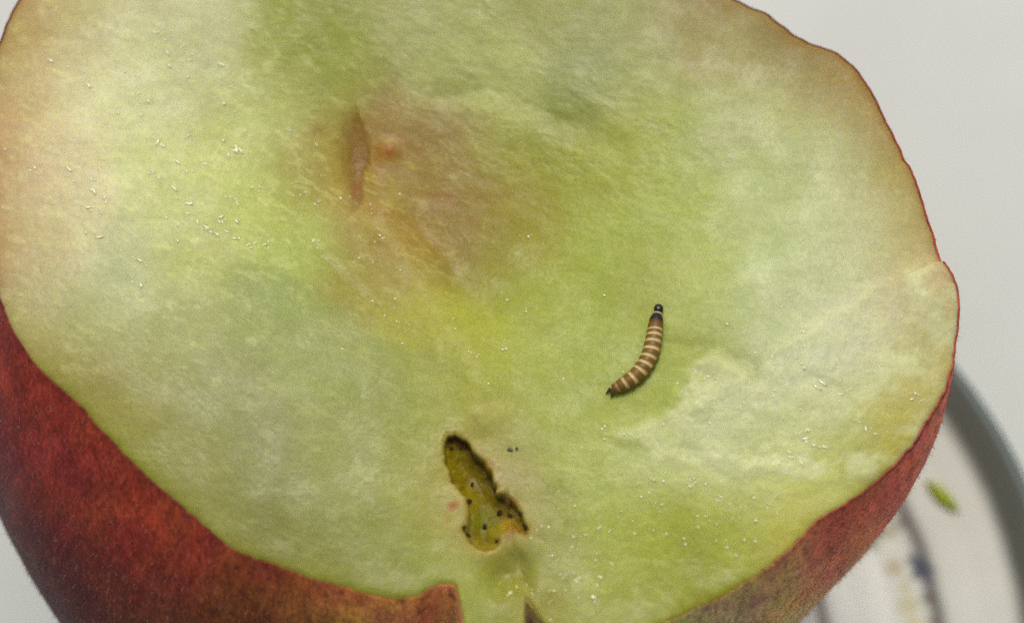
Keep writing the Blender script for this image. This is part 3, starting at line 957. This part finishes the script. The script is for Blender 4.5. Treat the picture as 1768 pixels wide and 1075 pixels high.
    allv = np.concatenate([front.reshape(-1, 3), inner_c.reshape(-1, 3)])
    f1 = grid_faces(rows, 21, wrap=False)
    f2 = grid_faces(rows, 21, wrap=False, offset=rows * 21)[:, ::-1]
    edge = []
    o2 = rows * 21
    for r in range(rows - 1):
        edge += [(r * 21, o2 + r * 21, o2 + (r + 1) * 21, (r + 1) * 21), (r * 21 + 20, (r + 1) * 21 + 20, o2 + (r + 1) * 21 + 20, o2 + r * 21 + 20)]
    for q in range(20):
        edge += [(q, q + 1, o2 + q + 1, o2 + q), ((rows - 1) * 21 + q, o2 + (rows - 1) * 21 + q, o2 + (rows - 1) * 21 + q + 1, (rows - 1) * 21 + q + 1)]
    mesh_from("neck_shield", allv, np.concatenate([f1, f2, np.array(edge)]), M_HEAD, root, origin=base)
    # two short points at the tail
    tailm = simple("tail_point", lin((78, 52, 24)) / GAIN, 0.5)
    for (x0, y0), (x1, y1) in (((1054, 673), (1045, 681)), ((1057, 680), (1055.5, 688))):
        p0 = face_point(x0, y0, 0.035)
        p1 = face_point(x1, y1, 0.012)
        c3 = np.array([p0 + (p1 - p0) * q for q in np.linspace(0, 1, 8)])
        hh = np.array([3.6, 3.4, 3.0, 2.5, 2.0, 1.6, 1.0, 0.2]) / K
        tv, _ = tube(c3, hh, 10, 1.0)
        mesh_from("tail_point", tv.reshape(-1, 3), grid_faces(8, 10), tailm, root, origin=base)
    # short bristles along the sides
    rng = np.random.RandomState(9)
    br = []
    for i in range(8, len(C2) - 6, 5):
        for sgn in (0, 1):
            aa = (0.2 + rng.rand() * 1.0) if sgn == 0 else math.pi - 0.2 - rng.rand() * 1.0
            j = int(aa / (2 * math.pi) * 40) % 40
            p = v[i, j]
            d = p - C2[i]
            d /= np.linalg.norm(d)
            d = d + rng.randn(3) * 0.25
            sdv = np.cross(d, [0, 0, 1.0])
            sdv /= np.linalg.norm(sdv) + 1e-9
            br += [p - sdv * 0.0008, p + sdv * 0.0008, p + d * rng.uniform(0.012, 0.026)]
    b = mesh_from("bristles", np.array(br), np.arange(len(br)).reshape(-1, 3), tailm, root, origin=base, smooth=False)
    b["kind"] = "stuff"
    return root


build_larva()

# ------------------------------------------------------------------ frass specks round the worm hole
def lump(name, x, y, rx, ry, deg, mat, label, cat, group=None, seed=0):
    K = 3654 / 18.0
    p = face_point(x, y, 0.5 * min(rx, ry) / K)
    U, V = np.meshgrid(np.linspace(0, math.pi, 9), np.linspace(0, 2 * math.pi, 14, endpoint=False), indexing='ij')
    r = 1 + 0.45 * fbm(U * 2 + seed * 3.1, np.cos(V) * 2 + np.sin(V) * 1.3, 300 + seed, 2)
    r[0] = r[0].mean()
    r[-1] = r[-1].mean()
    q = np.stack([rx * np.sin(U) * np.cos(V) * r, ry * np.sin(U) * np.sin(V) * r, min(rx, ry) * 0.8 * np.cos(U) * r], -1) / K
    a = math.radians(-deg)
    qx = q[..., 0] * math.cos(a) - q[..., 1] * math.sin(a)
    qy = q[..., 0] * math.sin(a) + q[..., 1] * math.cos(a)
    v = np.stack([qx, qy, q[..., 2]], -1) + p
    o = mesh_from(name, v.reshape(-1, 3), grid_faces(9, 14), mat, None, origin=p)
    o["label"], o["category"] = label, cat
    if group:
        o["group"] = group
    return o


FR = [(779, 774, 4.2, 3.6, 0, "round dark frass speck, left one of the pair near the top of the worm hole"),
      (796, 771, 3.2, 4.8, 20, "dark frass speck, right one of the pair near the top of the worm hole"),
      (810, 865, 5.0, 4.6, 0, "dark frass speck on the left wall halfway down the worm hole"),
      (815, 836, 2.6, 5.0, 10, "thin upright frass speck in the middle of the worm hole"),
      (837, 909, 4.2, 5.6, 0, "upright dark frass speck alone on the green floor near the bottom of the worm hole"),
      (801.5, 910, 4.2, 3.6, 0, "dark frass speck at the left tip of the hole's lower end"),
      (809, 924, 3.0, 5.0, -35, "slanted brown frass speck on the lower left edge of the worm hole"),
      (881, 890, 7.0, 3.6, 35, "largest frass speck, slanted, where the worm hole's right arm begins"),
      (898, 886, 3.4, 4.6, 10, "frass speck on the upper right edge of the worm hole's right arm"),
      (906, 907, 6.0, 3.8, 30, "dark frass speck at the far right tip of the worm hole"),
      (857, 934, 3.0, 3.4, 0, "small brown frass speck on the lower right edge of the worm hole"),
      (862, 885, 4.5, 6.0, 15, "brown frass speck between the green floor and the hole's right arm")]
for i, (x, y, rx, ry, dg, lb) in enumerate(FR):
    lump("frass_speck", x, y, rx * 0.85, ry * 0.85, dg, M_FRASS, lb, "frass", "frass specks in the worm hole", i)
lump("grey_speck", 880, 776, 5, 3.0, 10, M_MOLD, "left and wider of two grey-green specks on the flesh right of the worm hole's top", "speck", "grey specks beside the worm hole", 31)
lump("grey_speck", 892, 774, 2.6, 3.2, 0, M_MOLD, "right and smaller of two grey-green specks on the flesh right of the worm hole's top", "speck", "grey specks beside the worm hole", 32)

# ------------------------------------------------------------------ green scrap lying on the saucer
def build_scrap():
    a, b = on_plane([(1598, 832), (1650, 888)], 0.80)
    n = 24
    t = np.linspace(0, 1, n)
    c = a + (b - a) * t[:, None]
    d = (b - a) / np.linalg.norm(b - a)
    sd_ = np.array([d[1], -d[0], 0])
    w = 0.072 * np.sin(np.pi * np.clip(t, 0.02, 0.98)) ** 0.7
    m = 9
    rows = []
    for top in (1, 0):
        for j in range(m):
            f = j / (m - 1) * 2 - 1
            z = 0.03 * (1 - f * f) + (0.018 if top else 0.0)
            q = c + sd_ * (f * w)[:, None]
            # follow the rising dish
            rr = np.hypot(q[:, 0] - PLATE_C[0], q[:, 1] - PLATE_C[1])
            q[:, 2] = np.interp(rr, [3.5, 3.8, 3.95, 4.1, 4.4, 4.8, 5.0], [.56, .63, .68, .74, .88, 1.11, 1.23]) + z + 0.012
            rows.append(q)
    v = np.array(rows)
    f1 = grid_faces(m, n, wrap=False)
    f2 = grid_faces(m, n, wrap=False, offset=m * n)[:, ::-1]
    e = []
    o2 = m * n
    for k in range(n - 1):
        e += [(k, k + 1, o2 + k + 1, o2 + k), ((m - 1) * n + k, o2 + (m - 1) * n + k, o2 + (m - 1) * n + k + 1, (m - 1) * n + k + 1)]
    o = mesh_from("leaf_scrap", v.reshape(-1, 3), np.concatenate([f1, f2, np.array(e)]), M_LEAF, None, origin=a)
    o["label"], o["category"] = "narrow bright green leaf scrap on the saucer rim, right of the peach", "leaf"


build_scrap()
